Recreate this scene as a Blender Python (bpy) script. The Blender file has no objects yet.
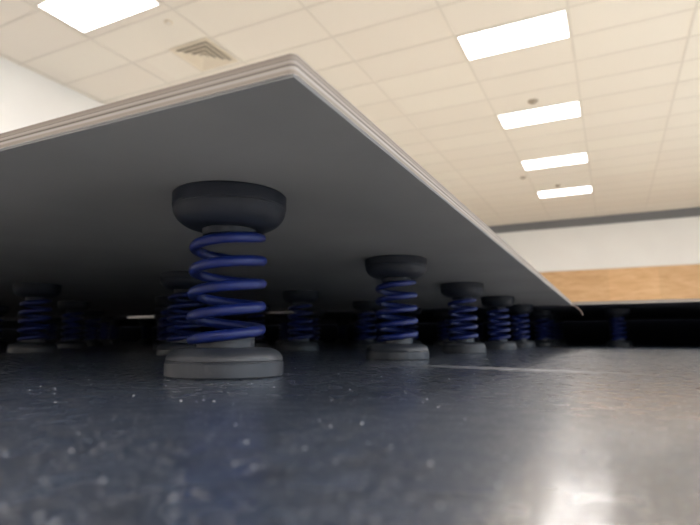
import bpy, bmesh, math, random
from mathutils import Vector, Matrix
random.seed(7)
SC = bpy.context.scene
COL = SC.collection
PI = math.pi

# ------------------------------------------------------------------ camera, light, exposure
CAM_Z = 0.0227
FPX = 530.0
cam_d = bpy.data.cameras.new('camera')
cam = bpy.data.objects.new('camera', cam_d); COL.objects.link(cam)
cam_d.sensor_width = 36.0
cam_d.lens = 36.0 * FPX / 700.0
cam_d.clip_start = 0.004; cam_d.clip_end = 60
cam.location = (0, 0, CAM_Z)
PITCH, YAW = math.radians(8.213), math.radians(26.157)
cam.rotation_euler = (math.pi / 2 + PITCH, 0, YAW)
cam_d.dof.use_dof = True
cam_d.dof.focus_distance = 0.34
cam_d.dof.aperture_fstop = 13.0
SC.camera = cam

w = bpy.data.worlds.new('world'); SC.world = w; w.use_nodes = True
w.node_tree.nodes['Background'].inputs[0].default_value = (0.62, 0.82, 1, 1)
w.node_tree.nodes['Background'].inputs[1].default_value = 4.5     # overcast sky, enters by windows added in the right wall

LAMP = 11.2
ADDED_WIN = [(-5.0, -1.8), (-0.6, 2.6), (3.8, 7.0), (8.2, 11.4)]      # unseen windows added in the right wall for cool light, z 0.9 to 3.0
for a, b_ in ADDED_WIN:
    ld = bpy.data.lights.new('added_daylight', 'AREA'); ld.shape = 'RECTANGLE'; ld.size = b_ - a; ld.size_y = 2.1
    ld.cycles.is_portal = True                      # guides the sky's light through the opening, gives none itself
    lo = bpy.data.objects.new('added_daylight', ld); COL.objects.link(lo)
    lo.matrix_world = Matrix(((0, 0, 1, 6.55), (1, 0, 0, (a + b_) / 2), (0, 1, 0, 1.95), (0, 0, 0, 1)))
SC.view_settings.view_transform = 'Standard'
SC.view_settings.look = 'None'
SC.view_settings.gamma = 1.0
SC.view_settings.use_curve_mapping = False
SC.view_settings.exposure = 0.0

# ------------------------------------------------------------------ materials
def mat(name, col, rough=0.5, metal=0.0, spec=0.5, **kw):
    m = bpy.data.materials.new(name); m.use_nodes = True
    b = m.node_tree.nodes['Principled BSDF']
    b.inputs['Base Color'].default_value = (*col, 1)
    b.inputs['Roughness'].default_value = rough
    b.inputs['Metallic'].default_value = metal
    b.inputs['Specular IOR Level'].default_value = spec
    for k, v in kw.items(): b.inputs[k.replace('_', ' ')].default_value = v
    return m
def nt(m): return m.node_tree, m.node_tree.nodes['Principled BSDF']
def N(t, typ, **kw):
    n = t.nodes.new(typ)
    for k, v in kw.items():
        if k in n.inputs: n.inputs[k].default_value = v
        else: setattr(n, k, v)
    return n
def ramp(t, stops):
    r = t.nodes.new('ShaderNodeValToRGB'); e = r.color_ramp.elements
    while len(e) < len(stops): e.new(0.5)
    for el, (p, c) in zip(e, stops):
        el.position = p; el.color = (*c, 1) if len(c) == 3 else c
    return r
def noisy(m, scale, c0, c1, lo=0.35, hi=0.65, bump=0.0, bscale=None, detail=4, stretch=(1, 1, 1)):
    t, b = nt(m)
    tc = N(t, 'ShaderNodeTexCoord'); mp = N(t, 'ShaderNodeMapping'); mp.inputs['Scale'].default_value = stretch
    t.links.new(tc.outputs['Object'], mp.inputs[0])
    n = N(t, 'ShaderNodeTexNoise', Scale=scale, Detail=detail); t.links.new(mp.outputs[0], n.inputs['Vector'])
    r = ramp(t, [(lo, c0), (hi, c1)]); t.links.new(n.outputs['Fac'], r.inputs[0])
    t.links.new(r.outputs[0], b.inputs['Base Color'])
    if bump:
        n2 = N(t, 'ShaderNodeTexNoise', Scale=bscale or scale * 3, Detail=3); t.links.new(mp.outputs[0], n2.inputs['Vector'])
        bp = N(t, 'ShaderNodeBump', Strength=bump, Distance=0.0005); t.links.new(n2.outputs['Fac'], bp.inputs['Height'])
        t.links.new(bp.outputs[0], b.inputs['Normal'])
    return m

M = {}
M['tile'] = mat('ceiling_tile', (0.8, 0.7, 0.56), 0.9, spec=0.1)
def tile_nodes(m):
    t, b = nt(m)
    geo = N(t, 'ShaderNodeNewGeometry')
    sep = N(t, 'ShaderNodeSeparateXYZ'); t.links.new(geo.outputs['Position'], sep.inputs[0])
    cell = []
    for out, off, sz in (('X', 1.428, 1.22), ('Y', -5.665, 0.61)):
        a = N(t, 'ShaderNodeMath', operation='ADD'); a.inputs[1].default_value = off; t.links.new(sep.outputs[out], a.inputs[0])
        d = N(t, 'ShaderNodeMath', operation='DIVIDE'); d.inputs[1].default_value = sz; t.links.new(a.outputs[0], d.inputs[0])
        f = N(t, 'ShaderNodeMath', operation='FLOOR'); t.links.new(d.outputs[0], f.inputs[0]); cell.append(f)
    cb = N(t, 'ShaderNodeCombineXYZ')
    t.links.new(cell[0].outputs[0], cb.inputs[0]); t.links.new(cell[1].outputs[0], cb.inputs[1])
    wn = N(t, 'ShaderNodeTexWhiteNoise'); t.links.new(cb.outputs[0], wn.inputs['Vector'])
    r = ramp(t, [(0.0, (0.80, 0.76, 0.705)), (0.5, (0.81, 0.773, 0.722)), (1.0, (0.82, 0.788, 0.73))])
    t.links.new(wn.outputs['Value'], r.inputs[0]); t.links.new(r.outputs[0], b.inputs['Base Color'])
tile_nodes(M['tile'])
M['tbar'] = mat('grid_bar_paint', (0.70, 0.665, 0.615), 0.6)
M['wall'] = noisy(mat('painted_wall', (0.8, 0.77, 0.72), 0.8, spec=0.2), 1.5, (0.86, 0.845, 0.825), (0.88, 0.87, 0.85))
M['band'] = mat('grey_band_paint', (0.2, 0.2, 0.21), 0.7)
M['lamp_frame'] = mat('white_lamp_frame', (0.75, 0.72, 0.68), 0.5)
M['vent'] = mat('vent_enamel', (0.76, 0.69, 0.58), 0.5)
M['vent_dark'] = mat('vent_throat', (0.45, 0.41, 0.36), 0.8)
M['sensor'] = mat('sensor_plastic', (0.42, 0.36, 0.29), 0.6)
def emit(name, col, s):
    m = bpy.data.materials.new(name); m.use_nodes = True
    t, b = nt(m)
    b.inputs['Base Color'].default_value = (0.9, 0.9, 0.9, 1)
    b.inputs['Emission Color'].default_value = (*col, 1); b.inputs['Emission Strength'].default_value = s
    return m
M['diffuser'] = emit('lamp_diffuser', (1.0, 0.95, 0.92), LAMP)

def wood_wall():
    m = mat('wood_panelling', (0.6, 0.4, 0.2), 0.5)
    t, b = nt(m)
    tc = N(t, 'ShaderNodeTexCoord'); mp = N(t, 'ShaderNodeMapping'); mp.inputs['Scale'].default_value = (1, 1, 5)
    t.links.new(tc.outputs['Object'], mp.inputs[0])
    n = N(t, 'ShaderNodeTexNoise', Scale=1.6, Detail=6, Distortion=1.2); t.links.new(mp.outputs[0], n.inputs['Vector'])
    r = ramp(t, [(0.3, (0.62, 0.36, 0.165)), (0.5, (0.70, 0.43, 0.215)), (0.72, (0.78, 0.52, 0.28))]); t.links.new(n.outputs['Fac'], r.inputs[0])
    # board to board tone, 1.22 m wide sheets
    sep = N(t, 'ShaderNodeSeparateXYZ'); t.links.new(tc.outputs['Object'], sep.inputs[0])
    d = N(t, 'ShaderNodeMath', operation='DIVIDE'); d.inputs[1].default_value = 1.22; t.links.new(sep.outputs['X'], d.inputs[0])
    f = N(t, 'ShaderNodeMath', operation='FLOOR'); t.links.new(d.outputs[0], f.inputs[0])
    wn = N(t, 'ShaderNodeTexWhiteNoise', noise_dimensions='1D'); t.links.new(f.outputs[0], wn.inputs['W'])
    mr = N(t, 'ShaderNodeMapRange'); mr.inputs['To Min'].default_value = 0.9; mr.inputs['To Max'].default_value = 1.08
    t.links.new(wn.outputs['Value'], mr.inputs['Value'])
    mx = N(t, 'ShaderNodeVectorMath', operation='SCALE'); t.links.new(r.outputs[0], mx.inputs[0]); t.links.new(mr.outputs[0], mx.inputs['Scale'])
    t.links.new(mx.outputs[0], b.inputs['Base Color'])
    return m
M['wood'] = wood_wall()

def floor_mat():
    m = mat('glossy_dark_floor', (0.1, 0.1, 0.12), 0.2)
    t, b = nt(m)
    tc = N(t, 'ShaderNodeTexCoord')
    L = t.links.new
    n1 = N(t, 'ShaderNodeTexNoise', Scale=105, Detail=5, Roughness=0.62); L(tc.outputs['Object'], n1.inputs['Vector'])   # worn blotches
    n2 = N(t, 'ShaderNodeTexNoise', Scale=9, Detail=3); L(tc.outputs['Object'], n2.inputs['Vector'])
    n3 = N(t, 'ShaderNodeTexNoise', Scale=700, Detail=2); L(tc.outputs['Object'], n3.inputs['Vector'])                 # fine dust
    col = ramp(t, [(0.3, (0.003, 0.007, 0.016)), (0.7, (0.036, 0.055, 0.098))]); L(n1.outputs['Fac'], col.inputs[0])
    dust = ramp(t, [(0.60, (0, 0, 0)), (0.70, (1, 1, 1))]); L(n3.outputs['Fac'], dust.inputs[0])
    mx = N(t, 'ShaderNodeMix', data_type='RGBA'); L(dust.outputs[0], mx.inputs['Factor']); L(col.outputs[0], mx.inputs['A'])
    mx.inputs['B'].default_value = (0.34, 0.34, 0.36, 1)
    # a long pale streak beside the foreground spring line
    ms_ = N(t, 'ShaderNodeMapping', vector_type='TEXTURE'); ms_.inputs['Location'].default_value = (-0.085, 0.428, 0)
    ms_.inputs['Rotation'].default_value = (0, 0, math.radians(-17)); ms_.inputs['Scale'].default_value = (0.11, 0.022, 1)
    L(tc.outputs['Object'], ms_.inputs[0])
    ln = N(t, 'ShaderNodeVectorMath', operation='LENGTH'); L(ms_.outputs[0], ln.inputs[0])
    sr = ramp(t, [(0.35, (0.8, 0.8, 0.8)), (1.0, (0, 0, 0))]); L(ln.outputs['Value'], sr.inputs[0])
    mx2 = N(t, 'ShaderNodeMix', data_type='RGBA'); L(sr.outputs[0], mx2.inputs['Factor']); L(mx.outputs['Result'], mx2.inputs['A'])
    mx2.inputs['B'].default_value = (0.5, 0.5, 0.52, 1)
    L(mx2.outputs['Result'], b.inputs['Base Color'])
    b.inputs['IOR'].default_value = 1.6
    ro = N(t, 'ShaderNodeMapRange'); ro.inputs['From Min'].default_value = 0.3; ro.inputs['From Max'].default_value = 0.7
    ro.inputs['To Min'].default_value = 0.32; ro.inputs['To Max'].default_value = 0.42; L(n2.outputs['Fac'], ro.inputs['Value'])
    L(ro.outputs[0], b.inputs['Roughness'])
    cw = ramp(t, [(0.34, (0.5, 0.5, 0.5)), (0.58, (1, 1, 1))]); L(n1.outputs['Fac'], cw.inputs[0]); L(cw.outputs[0], b.inputs['Coat Weight'])
    b.inputs['Coat IOR'].default_value = 4.6; b.inputs['Coat Roughness'].default_value = 0.15
    bp = N(t, 'ShaderNodeBump', Strength=0.12, Distance=0.0003); L(n1.outputs['Fac'], bp.inputs['Height'])
    L(bp.outputs[0], b.inputs['Normal']); L(bp.outputs[0], b.inputs['Coat Normal'])
    # unseen pale boards around it, added to bounce light onto the ceiling
    b2 = N(t, 'ShaderNodeBsdfPrincipled'); b2.inputs['Roughness'].default_value = 0.4
    mp = N(t, 'ShaderNodeMapping'); mp.inputs['Scale'].default_value = (12, 1, 1); L(tc.outputs['Object'], mp.inputs[0])
    n4 = N(t, 'ShaderNodeTexNoise', Scale=2.0, Detail=5); L(mp.outputs[0], n4.inputs['Vector'])
    r4 = ramp(t, [(0.3, (0.70, 0.62, 0.50)), (0.7, (0.82, 0.76, 0.66))]); L(n4.outputs['Fac'], r4.inputs[0]); L(r4.outputs[0], b2.inputs['Base Color'])
    sep = N(t, 'ShaderNodeSeparateXYZ'); L(tc.outputs['Object'], sep.inputs[0])
    gx = N(t, 'ShaderNodeMath', operation='GREATER_THAN'); gx.inputs[1].default_value = 0.9; L(sep.outputs['X'], gx.inputs[0])
    gy = N(t, 'ShaderNodeMath', operation='LESS_THAN'); gy.inputs[1].default_value = -0.9; L(sep.outputs['Y'], gy.inputs[0])
    gz = N(t, 'ShaderNodeMath', operation='GREATER_THAN'); gz.inputs[1].default_value = 3.1; L(sep.outputs['Y'], gz.inputs[0])
    o1 = N(t, 'ShaderNodeMath', operation='MAXIMUM'); L(gx.outputs[0], o1.inputs[0]); L(gy.outputs[0], o1.inputs[1])
    o2 = N(t, 'ShaderNodeMath', operation='MAXIMUM'); L(o1.outputs[0], o2.inputs[0]); L(gz.outputs[0], o2.inputs[1])
    ms = N(t, 'ShaderNodeMixShader'); L(o2.outputs[0], ms.inputs[0]); L(b.outputs[0], ms.inputs[1]); L(b2.outputs[0], ms.inputs[2])
    L(ms.outputs[0], t.nodes['Material Output'].inputs['Surface'])
    return m
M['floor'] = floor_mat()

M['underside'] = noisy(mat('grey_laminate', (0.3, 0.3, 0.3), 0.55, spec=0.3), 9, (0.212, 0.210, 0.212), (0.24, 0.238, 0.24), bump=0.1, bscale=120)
def ply_mat():
    m = mat('plywood_edge', (0.5, 0.42, 0.36), 0.7, spec=0.2)
    t, b = nt(m); L = t.links.new
    tc = N(t, 'ShaderNodeTexCoord'); sep = N(t, 'ShaderNodeSeparateXYZ'); L(tc.outputs['Object'], sep.inputs[0])
    d = N(t, 'ShaderNodeMath', operation='DIVIDE'); d.inputs[1].default_value = 0.0091; L(sep.outputs['Z'], d.inputs[0])
    mp = N(t, 'ShaderNodeMapping'); mp.inputs['Scale'].default_value = (1, 1, 60); L(tc.outputs['Object'], mp.inputs[0])
    n = N(t, 'ShaderNodeTexNoise', Scale=14, Detail=4); L(mp.outputs[0], n.inputs['Vector'])
    k = N(t, 'ShaderNodeMath', operation='MULTIPLY_ADD'); k.inputs[1].default_value = 0.07; L(n.outputs['Fac'], k.inputs[0]); L(d.outputs[0], k.inputs[2])
    a, c, g = (0.42, 0.375, 0.34), (0.30, 0.255, 0.22), (0.13, 0.108, 0.095)
    r = ramp(t, [(0.0, (0.50, 0.47, 0.44)), (0.17, (0.48, 0.445, 0.41)), (0.21, c), (0.35, c), (0.39, a), (0.50, a), (0.53, g), (0.57, g), (0.60, c), (0.74, a), (0.77, g), (0.80, c), (0.97, (0.26, 0.22, 0.19))])
    L(k.outputs[0], r.inputs[0]); L(r.outputs[0], b.inputs['Base Color'])
    return m
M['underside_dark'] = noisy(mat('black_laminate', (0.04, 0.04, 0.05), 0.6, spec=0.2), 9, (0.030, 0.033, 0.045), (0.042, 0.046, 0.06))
M['ply'] = ply_mat()
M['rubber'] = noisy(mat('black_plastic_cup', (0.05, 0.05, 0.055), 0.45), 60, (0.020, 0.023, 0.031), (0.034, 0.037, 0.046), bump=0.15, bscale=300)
M['shaded_cup'] = noisy(mat('shaded_plastic_cup', (0.02, 0.02, 0.03), 0.5, spec=0.35), 60, (0.009, 0.012, 0.021), (0.015, 0.019, 0.030), bump=0.15, bscale=300)  # same plastic as the base cup, its shade put into a darker colour
M['coil'] = noisy(mat('blue_enamel', (0.02, 0.04, 0.3), 0.34, spec=0.35), 80, (0.004, 0.011, 0.092), (0.007, 0.017, 0.125), bump=0.08, bscale=200)
M['added_dark'] = mat('darkness_black', (0.004, 0.005, 0.011), 0.8, spec=0.1)  # near-black, stands in for the darkness under the panels
M['crumb'] = mat('pale_dust', (0.42, 0.42, 0.45), 0.6)
M['strip'] = mat('frayed_strip', (0.30, 0.22, 0.20), 0.7)

# ------------------------------------------------------------------ helpers
def obj(name, bm, m, parent=None, smooth=False, bevel=0.0):
    me = bpy.data.meshes.new(name)
    bmesh.ops.recalc_face_normals(bm, faces=bm.faces)
    bm.to_mesh(me); bm.free()
    me.materials.append(m)
    if smooth:
        for p in me.polygons: p.use_smooth = True
        me.set_sharp_from_angle(angle=math.radians(40))
    o = bpy.data.objects.new(name, me); COL.objects.link(o)
    if parent is not None: o.parent = parent
    if bevel:
        b = o.modifiers.new('bevel', 'BEVEL'); b.width = bevel; b.segments = 2; b.limit_method = 'ANGLE'
    return o
def box(bm, x0, x1, y0, y1, z0, z1):
    v = [bm.verts.new((x, y, z)) for z in (z0, z1) for y in (y0, y1) for x in (x0, x1)]
    for f in ((0, 1, 3, 2), (4, 5, 7, 6), (0, 1, 5, 4), (2, 3, 7, 6), (0, 2, 6, 4), (1, 3, 7, 5)):
        bm.faces.new([v[i] for i in f])
def box_bm(*a):
    bm = bmesh.new(); box(bm, *a); return bm
def lathe(bm, prof, seg=64):
    rings = []
    for r, z in prof:
        if r < 1e-6: rings.append([bm.verts.new((0, 0, z))])
        else: rings.append([bm.verts.new((r * math.cos(2 * PI * i / seg), r * math.sin(2 * PI * i / seg), z)) for i in range(seg)])
    for a, b in zip(rings, rings[1:]):
        for i in range(seg):
            j = (i + 1) % seg
            if len(a) == 1 and len(b) == 1: continue
            if len(a) == 1: bm.faces.new((a[0], b[i], b[j]))
            elif len(b) == 1: bm.faces.new((a[i], a[j], b[0]))
            else: bm.faces.new((a[i], a[j], b[j], b[i]))
    return bm
def tube(bm, pts, rad, seg=12):
    rings = []
    n = len(pts)
    for i, p in enumerate(pts):
        t = (pts[min(i + 1, n - 1)] - pts[max(i - 1, 0)]).normalized()
        up = Vector((0, 0, 1)); s = t.cross(up).normalized(); u = s.cross(t).normalized()
        r = rad(i / (n - 1)) if callable(rad) else rad
        rings.append([bm.verts.new(p + s * (r * math.cos(2 * PI * k / seg)) + u * (r * math.sin(2 * PI * k / seg))) for k in range(seg)])
    for a, b in zip(rings, rings[1:]):
        for i in range(seg): bm.faces.new((a[i], a[(i + 1) % seg], b[(i + 1) % seg], b[i]))
    bm.faces.new(rings[0]); bm.faces.new(list(reversed(rings[-1])))
    return bm
def struct(name, bm, m, parent=None, **kw):
    o = obj(name, bm, m, parent, **kw)
    if parent is None: o['kind'] = 'structure'
    return o
def tag(o, label, cat, group=None):
    o['label'] = label; o['category'] = cat
    if group: o['group'] = group
    return o
def empty(name, loc, label, cat, group=None):
    o = bpy.data.objects.new(name, None); COL.objects.link(o); o.location = loc
    o.empty_display_size = 0.05
    return tag(o, label, cat, group)
def dup(root, loc, rotz=0.0):
    r = root.copy(); COL.objects.link(r); r.location = loc; r.rotation_euler = (0, 0, rotz)
    for ch in list(root.children):
        c = ch.copy(); COL.objects.link(c); c.parent = r
        for g in list(ch.children):
            d = g.copy(); COL.objects.link(d); d.parent = c
    return r

# ------------------------------------------------------------------ room
X0, X1, Y0, Y1 = -6.62, 6.5, -6.0, 16.52
CZ = CAM_Z + 3.48
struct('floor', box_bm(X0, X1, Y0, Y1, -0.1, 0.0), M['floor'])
ceil = struct('ceiling', box_bm(X0, X1, Y0, Y1, CZ, CZ + 0.1), M['tile'])
for nm, a in (('wall_left', (X0 - 0.1, X0, Y0, Y1)), 
              ('wall_back', (X0 - 0.1, X1 + 0.1, Y0 - 0.1, Y0)), ('wall_far', (X0 - 0.1, X1 + 0.1, Y1, Y1 + 0.1))):
    struct(nm, box_bm(*a, -0.1, CZ + 0.1), M['wall'])
bm = bmesh.new()
box(bm, X1, X1 + 0.1, Y0, Y1, -0.1, 0.9); box(bm, X1, X1 + 0.1, Y0, Y1, 3.0, CZ + 0.1)
edges = [Y0] + [v for w_ in ADDED_WIN for v in w_] + [Y1]
for k in range(0, len(edges), 2): box(bm, X1, X1 + 0.1, edges[k], edges[k + 1], 0.9, 3.0)
struct('wall_right', bm, M['wall'])
for k, (a, b_) in enumerate(ADDED_WIN):
    bm = bmesh.new()
    box(bm, X1 - 0.02, X1 + 0.06, a, b_, 0.9, 0.96); box(bm, X1 - 0.02, X1 + 0.06, a, b_, 2.94, 3.0)
    for y in (a, (a + b_) / 2 - 0.03, b_ - 0.06): box(bm, X1 - 0.02, X1 + 0.06, y, y + 0.06, 0.96, 2.94)
    struct('added_window_%d' % (k + 1), bm, M['lamp_frame'])  # frames of the added, unseen openings that let in cool light
struct('trim_1', box_bm(X0, X1, Y1 - 0.06, Y1, CZ - 0.235, CZ), M['band'])
bm = box_bm(X0, X1, Y1 - 0.03, Y1, 0.0, CAM_Z + 1.955)
struct('trim_2', bm, M['wood'])
struct('trim_3', box_bm(X0, X1, Y1 - 0.05, Y1, CAM_Z + 1.955, CAM_Z + 1.985), M['lamp_frame'])
# suspended grid
GX = [-1.428 + (1.22 if k > 0 else 1.28) * k for k in range(-4, 7)]
GY = [5.97 - 0.305 + 0.61 * k for k in range(-19, 18)]
bm = bmesh.new()
for x in GX:
    if X0 < x < X1: box(bm, x - 0.012, x + 0.012, Y0, Y1, CZ - 0.006, CZ + 0.001)
for y in GY:
    if Y0 < y < Y1: box(bm, X0, X1, y - 0.012, y + 0.012, CZ - 0.0055, CZ + 0.001)
vx = -4.628
box(bm, vx - 0.012, vx + 0.012, 4.445, 5.055, CZ - 0.006, CZ + 0.001)
obj('ceiling_grid', bm, M['tbar'], ceil)

# ------------------------------------------------------------------ ceiling lights
def make_light():
    t = empty('ceiling_light', (0, 0, CZ), '', 'light', 'recessed ceiling lights')
    bm = bmesh.new()
    a, b, f = 0.598, 0.293, 0.022
    box(bm, -a, a, -b, -b + f, -0.012, -0.0005); box(bm, -a, a, b - f, b, -0.012, -0.0005)
    box(bm, -a, -a + f, -b + f, b - f, -0.012, -0.0005); box(bm, a - f, a, -b + f, b - f, -0.012, -0.0005)
    obj('frame', bm, M['lamp_frame'], t)
    obj('diffuser', box_bm(-a + f, a - f, -b + f, b - f, -0.009, -0.0005), M['diffuser'], t)
    return t
LX = [-0.818, -4.628, 2.842, 5.282]  # last two rows are unseen, added to brighten the hall
names = {(0, 0): 'bright rectangular ceiling light, nearest and largest of the four in the receding line',
         (0, 1): 'bright rectangular ceiling light, second in the receding line, just beyond a dark round sensor',
         (0, 2): 'bright rectangular ceiling light, third in the receding line of four',
         (0, 3): 'bright rectangular ceiling light, farthest and smallest, nearest the grey band of the far wall',
         (1, -1): 'bright rectangular ceiling light near the square louvred air vent and left wall'}
l0 = make_light(); used = False
for i, x in enumerate(LX):
    for k in ([-4, -3.5, -3, -2.5, -2, -1, 0, 1, 2, 3] if i < 2 else [-4, -3.5, -3, -2.5, -2, -1.5, -1, 0, 1, 2, 3]):  # half steps are extra unseen lights, added for brightness
        L_ = l0 if not used else dup(l0, (0, 0, 0)); used = True
        L_.location = (x, 5.97 + 2.44 * k - (0.1 if i == 1 else 0), CZ); L_.rotation_euler = (0, 0, 0)
        L_['label'] = names.get((i, k), ('unseen rectangular ceiling light overhead, added to brighten the hall'))

# ------------------------------------------------------------------ air vent and sensors
v = empty('air_vent', (-4.32, 4.70, CZ), 'square louvred air vent set in the cream tiled ceiling', 'vent')
def sq_ring(bm, r0, z0, r1, z1, th=0.004):
    a = [bm.verts.new((sx * r0, sy * r0, z0)) for sx, sy in ((-1, -1), (1, -1), (1, 1), (-1, 1))]
    b = [bm.verts.new((sx * r1, sy * r1, z1)) for sx, sy in ((-1, -1), (1, -1), (1, 1), (-1, 1))]
    c = [bm.verts.new((p.co.x, p.co.y, p.co.z - th)) for p in a]; d = [bm.verts.new((p.co.x, p.co.y, p.co.z - th)) for p in b]
    for i in range(4):
        j = (i + 1) % 4
        bm.faces.new((a[i], a[j], b[j], b[i])); bm.faces.new((c[i], d[i], d[j], c[j]))
        bm.faces.new((a[i], c[i], c[j], a[j])); bm.faces.new((b[i], b[j], d[j], d[i]))
obj('throat', box_bm(-0.24, 0.24, -0.24, 0.24, -0.004, -0.0005), M['vent_dark'], v)
bm = bmesh.new(); sq_ring(bm, 0.295, -0.006, 0.245, -0.006, 0.006); obj('frame', bm, M['vent'], v)
for r in (0.235, 0.165, 0.10):
    bm = bmesh.new(); sq_ring(bm, r, -0.032, r - 0.055, -0.008); obj('louvre', bm, M['vent'], v)
bm = bmesh.new(); box(bm, -0.04, 0.04, -0.04, 0.04, -0.03, -0.025); obj('centre_plate', bm, M['vent'], v)
for x, y, r, lab in ((-0.84, 7.84, 0.075, 'dark round ceiling sensor just before the second ceiling light of the line'),
                     (-1.53, 11.64, 0.065, 'small round ceiling sensor left of and beyond the third ceiling light'),
                     (-0.91, 12.62, 0.06, 'small round ceiling sensor just before the farthest ceiling light'),
                     (-4.20, 3.99, 0.05, 'small pale round sprinkler cover between ceiling light and air vent')):
    s = empty('ceiling_sensor', (x, y, CZ), lab, 'sensor', 'round sensors on the ceiling')
    obj('mounting_ring', lathe(bmesh.new(), [(0, -0.0005), (r, -0.0005), (r, -0.012), (r * 0.8, -0.02), (0, -0.02)], 28), M['vent'] if x < -4 else M['sensor'], s, True)
    obj('sensor_head', lathe(bmesh.new(), [(0, -0.0195), (r * 0.62, -0.0195), (r * 0.55, -0.04), (r * 0.2, -0.05), (0, -0.05)] if x > -4 else [(0, -0.0195), (r * 0.62, -0.0195), (r * 0.5, -0.026), (0, -0.026)], 28), M['sensor'] if x > -4 else M['tbar'], s, True)

# ------------------------------------------------------------------ sprung floor panels
H = 0.115
TH = 0.0091
def panel(x0, x1, y0, y1, label, rear=False):
    cx, cy = (x0 + x1) / 2, (y0 + y1) / 2
    t = empty('plywood_panel', (cx, cy, H), label, 'panel', 'plywood floor panels')
    hx, hy = (x1 - x0) / 2, (y1 - y0) / 2
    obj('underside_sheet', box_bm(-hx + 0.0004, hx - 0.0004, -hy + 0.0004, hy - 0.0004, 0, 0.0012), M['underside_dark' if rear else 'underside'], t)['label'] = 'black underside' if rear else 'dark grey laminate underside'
    bm = box_bm(-hx, hx, -hy, hy, 0.0012, TH)
    e = [ed for ed in bm.edges if abs(ed.verts[0].co.z - ed.verts[1].co.z) > 0.001]
    bmesh.ops.bevel(bm, geom=e, offset=0.0025, segments=4, affect='EDGES', profile=0.5)
    obj('plywood_core', bm, M['ply'], t, True)['label'] = 'layered pale plywood with visible edge plies'
    return t
PX, PY0, PY1 = -0.0957, 0.1498, 1.575
panel(PX - 2.44, PX, PY0, PY1, 'large plywood panel with grey underside whose corner juts overhead in the foreground')
panel(PX - 4.89, PX - 2.45, PY0, PY1, 'plywood panel left of the foreground panel, outside the photo frame')  # unseen, put in to keep the space beneath dark
BY0, BY1 = PY1 + 0.014, PY1 + 0.014 + 1.42
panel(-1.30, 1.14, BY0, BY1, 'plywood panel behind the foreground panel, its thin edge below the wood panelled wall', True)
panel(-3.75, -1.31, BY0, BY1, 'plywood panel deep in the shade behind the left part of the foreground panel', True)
panel(1.15, 3.59, BY0, BY1, 'plywood panel right of the rear panel, outside the photo frame', True)  # unseen, extends the rear row so its underside stays dark
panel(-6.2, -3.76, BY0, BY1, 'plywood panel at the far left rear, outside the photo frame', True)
sk = obj('darkness_board', box_bm(-6.2, 3.59, BY1 + 0.012, BY1 + 0.03, 0.0, H + TH), M['added_dark'])  # board added to stand in for darkness and hide the lit hall
tag(sk, 'added black board standing in for the darkness beneath the rear panels', 'skirt board')

for xa, xb, zb, lab in ((-1.815, -1.645, 0.006, 'pale plate added to catch light in the dark panel seam left of the large foreground spring'),
                        (-1.13, -0.97, 0.0002, 'pale plate added to catch light in the panel seam right of the large foreground spring')):
    pc = empty('seam_light_plate', ((xa + xb) / 2, BY0 - 0.0025, H), lab, 'plate', 'added light-catching plates in the panel seam')  # pale plates added so the seam shows bright slits of light
    hw = (xb - xa) / 2
    obj('plate', box_bm(-hw, hw, -0.001, 0.001, -zb, TH), M['lamp_frame'], pc)
    for sx in (-0.7, 0.7):
        obj('bolt', box_bm(sx * hw - 0.004, sx * hw + 0.004, -0.0025, -0.001, TH * 0.2, TH * 0.8), M['sensor'], pc)

# frayed strip hanging off the far corner of the near panel
pts = [Vector((PX - 0.004, PY1 - 0.006, H - 0.0005)), Vector((PX + 0.006, PY1 - 0.002, H - 0.002)), Vector((PX + 0.014, PY1, H - 0.008)), Vector((PX + 0.022, PY1, H - 0.017)), Vector((PX + 0.026, PY1, H - 0.028))]
bm = tube(bmesh.new(), pts, lambda u: 0.0014 * (1 - 0.6 * u), 8)
tag(obj('frayed_strip', bm, M['strip'], None, True), 'thin curved frayed strip hanging at the far end of the foreground panel edge', 'strip')

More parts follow.
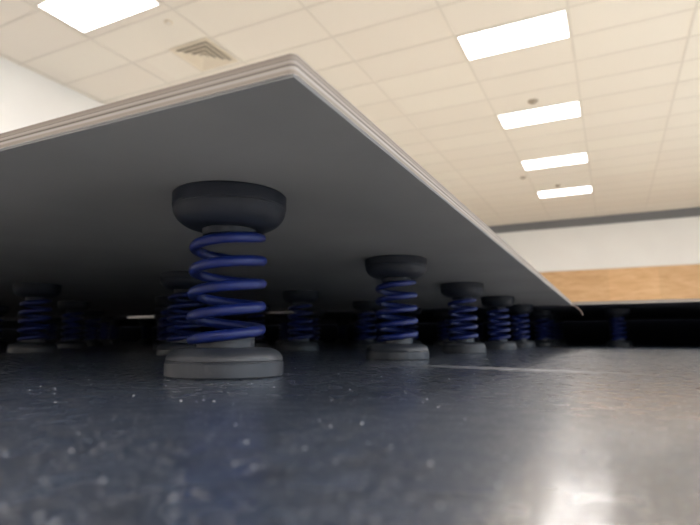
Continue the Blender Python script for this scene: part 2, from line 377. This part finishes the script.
# ------------------------------------------------------------------ springs
RC, RW = 0.0213, 0.0033
def cup_profile(h1, h2, rt):
    R = 0.0362
    p = [(0, 0), (R - 0.001, 0), (R, 0.001), (R, h1 - 0.0007), (R - 0.0007, h1 - 0.0002), (R - 0.0009, h1 + 0.0003), (R - 0.0004, h1 + 0.0008)]
    n = 10
    for i in range(n + 1):
        a = PI / 2 * i / n
        p.append((rt + (R - 0.0006 - rt) * math.cos(a) ** 1.05 if i < n else rt, h1 + 0.001 + (h2 - h1 - 0.001) * math.sin(a)))
    return p + [(0, h2)]
def make_spring():
    t = empty('coil_spring', (0, 0, 0), '', 'spring', 'blue coil springs under the panels')
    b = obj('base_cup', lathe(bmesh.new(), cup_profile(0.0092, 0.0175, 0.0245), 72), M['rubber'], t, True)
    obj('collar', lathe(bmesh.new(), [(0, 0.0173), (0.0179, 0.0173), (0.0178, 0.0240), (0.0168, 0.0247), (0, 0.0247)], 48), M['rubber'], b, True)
    c = obj('top_cup', lathe(bmesh.new(), [(r, H - z) for r, z in cup_profile(0.009, 0.0228, 0.019)], 72), M['shaded_cup'], t, True)
    obj('collar', lathe(bmesh.new(), [(0, H - 0.0227), (0.0172, H - 0.0227), (0.0167, H - 0.0268), (0.0158, H - 0.0274), (0, H - 0.0274)], 48), M['shaded_cup'], c, True)
    # right handed helix, closed ends; theta = 0 on +X
    th0, th1 = -1.15 * PI, 8.06 * PI
    pts = []; n = 260
    for i in range(n + 1):
        th = th0 + (th1 - th0) * i / n
        z = 0.0290 + 0.01465 * th / (2 * PI)
        z = max(z, 0.0212 + 0.0008 * (i / n)) if th < 0 else z
        pts.append(Vector((RC * math.cos(th), RC * math.sin(th), min(z, H - 0.0256))))
    obj('coil', tube(bmesh.new(), pts, lambda u: RW * min(1.0, 0.55 + 12 * u, 0.55 + 12 * (1 - u)), 14), M['coil'], t, True)
    return t
spring0 = make_spring(); first = True
def place(x, y, rz, label):
    global first
    o = spring0 if first else dup(spring0, (0, 0, 0)); first = False
    o.location = (x, y, 0); o.rotation_euler = (0, 0, rz); o['label'] = label
ORD = ['first', 'second', 'third', 'fourth', 'fifth', 'sixth']
YS = [0.268, 0.575, 0.887, 1.20, 1.512]
XS = [-0.221 - 0.328 * i for i in range(7)]; XS[0] = -0.2185
FACE = math.radians(13)
for i, x in enumerate(XS):
    for j, y in enumerate(YS):
        ang = math.atan2(-x, y) + math.radians(6) + (0 if i + j == 0 else random.uniform(-0.25, 0.25))
        if i == 0:
            lab = ('large blue coil spring with black cups in the foreground under the panel corner' if j == 0 else
                   ORD[j] + ' blue coil spring from the front in the receding line nearest the open right edge')
        elif i == 1:
            if j == 0: continue
            lab = ('blue coil spring partly hidden just behind the left side of the large foreground spring' if j == 1 else
                   ORD[j - 1] + ' dim blue coil spring going back in the line behind the large foreground spring')
        elif i == 2:
            if j == 0: continue
            lab = ('dim blue coil spring in deep shade near the left edge of the photo' if j == 1 else
                   ORD[j - 1] + ' shaded coil spring of the third line from the right, going back into the dark')
        else:
            if j < 2: continue
            lab = 'blue coil spring lost in the dark far beneath the left of the foreground panel'
        if i == 1: x_ = x + 0.006
        else: x_ = x - (0.004 if j == 1 else 0.006) if i == 0 and j else x
        place(x_, y, ang, lab)
for j, y in enumerate((1.72, 2.04, 2.36)):
    for i, x in enumerate((0.016, -0.205, -0.533, -0.861, -1.2, -1.53, -1.86, -2.19, -2.52, 0.36)):
        if j and i == 9: continue
        if i == 0 and j == 0: lab = 'dim blue coil spring alone beneath the rear panel edge below the wood wall'
        elif i == 1 and j == 0: lab = 'small dim coil spring at the far end of the receding line, under the rear panel'
        elif i == 9: lab = 'coil spring beneath the rear panel at the right, outside the photo frame'
        else: lab = 'blue coil spring in the black shade far beneath the rear panels'
        if i == 0 and j == 0: y = 1.84
        place(x, y, random.uniform(0, 0.6), lab)

# ------------------------------------------------------------------ dust crumbs on the floor
bm = bmesh.new()
for k in range(650):
    a = YAW + math.radians(random.uniform(-36, 36)); d = 0.07 + 1.3 * random.random() ** 1.5
    r = random.choice((0.00012, 0.00016, 0.0002, 0.0003, 0.00045)) * (0.6 if d < 0.2 else 0.8)
    x, y = -d * math.sin(a), d * math.cos(a)
    mtx = Matrix.Translation((x, y, r * 0.6)) @ Matrix.Rotation(random.uniform(0, PI), 4, 'Z') @ Matrix.Diagonal((r * random.uniform(0.8, 1.6), r, r * 0.8, 1))
    bmesh.ops.create_icosphere(bm, subdivisions=1, radius=1, matrix=mtx)
o = tag(obj('dust_specks', bm, M['crumb']), 'pale dust specks and crumbs scattered over the dark glossy floor', 'dust')
o['kind'] = 'stuff'
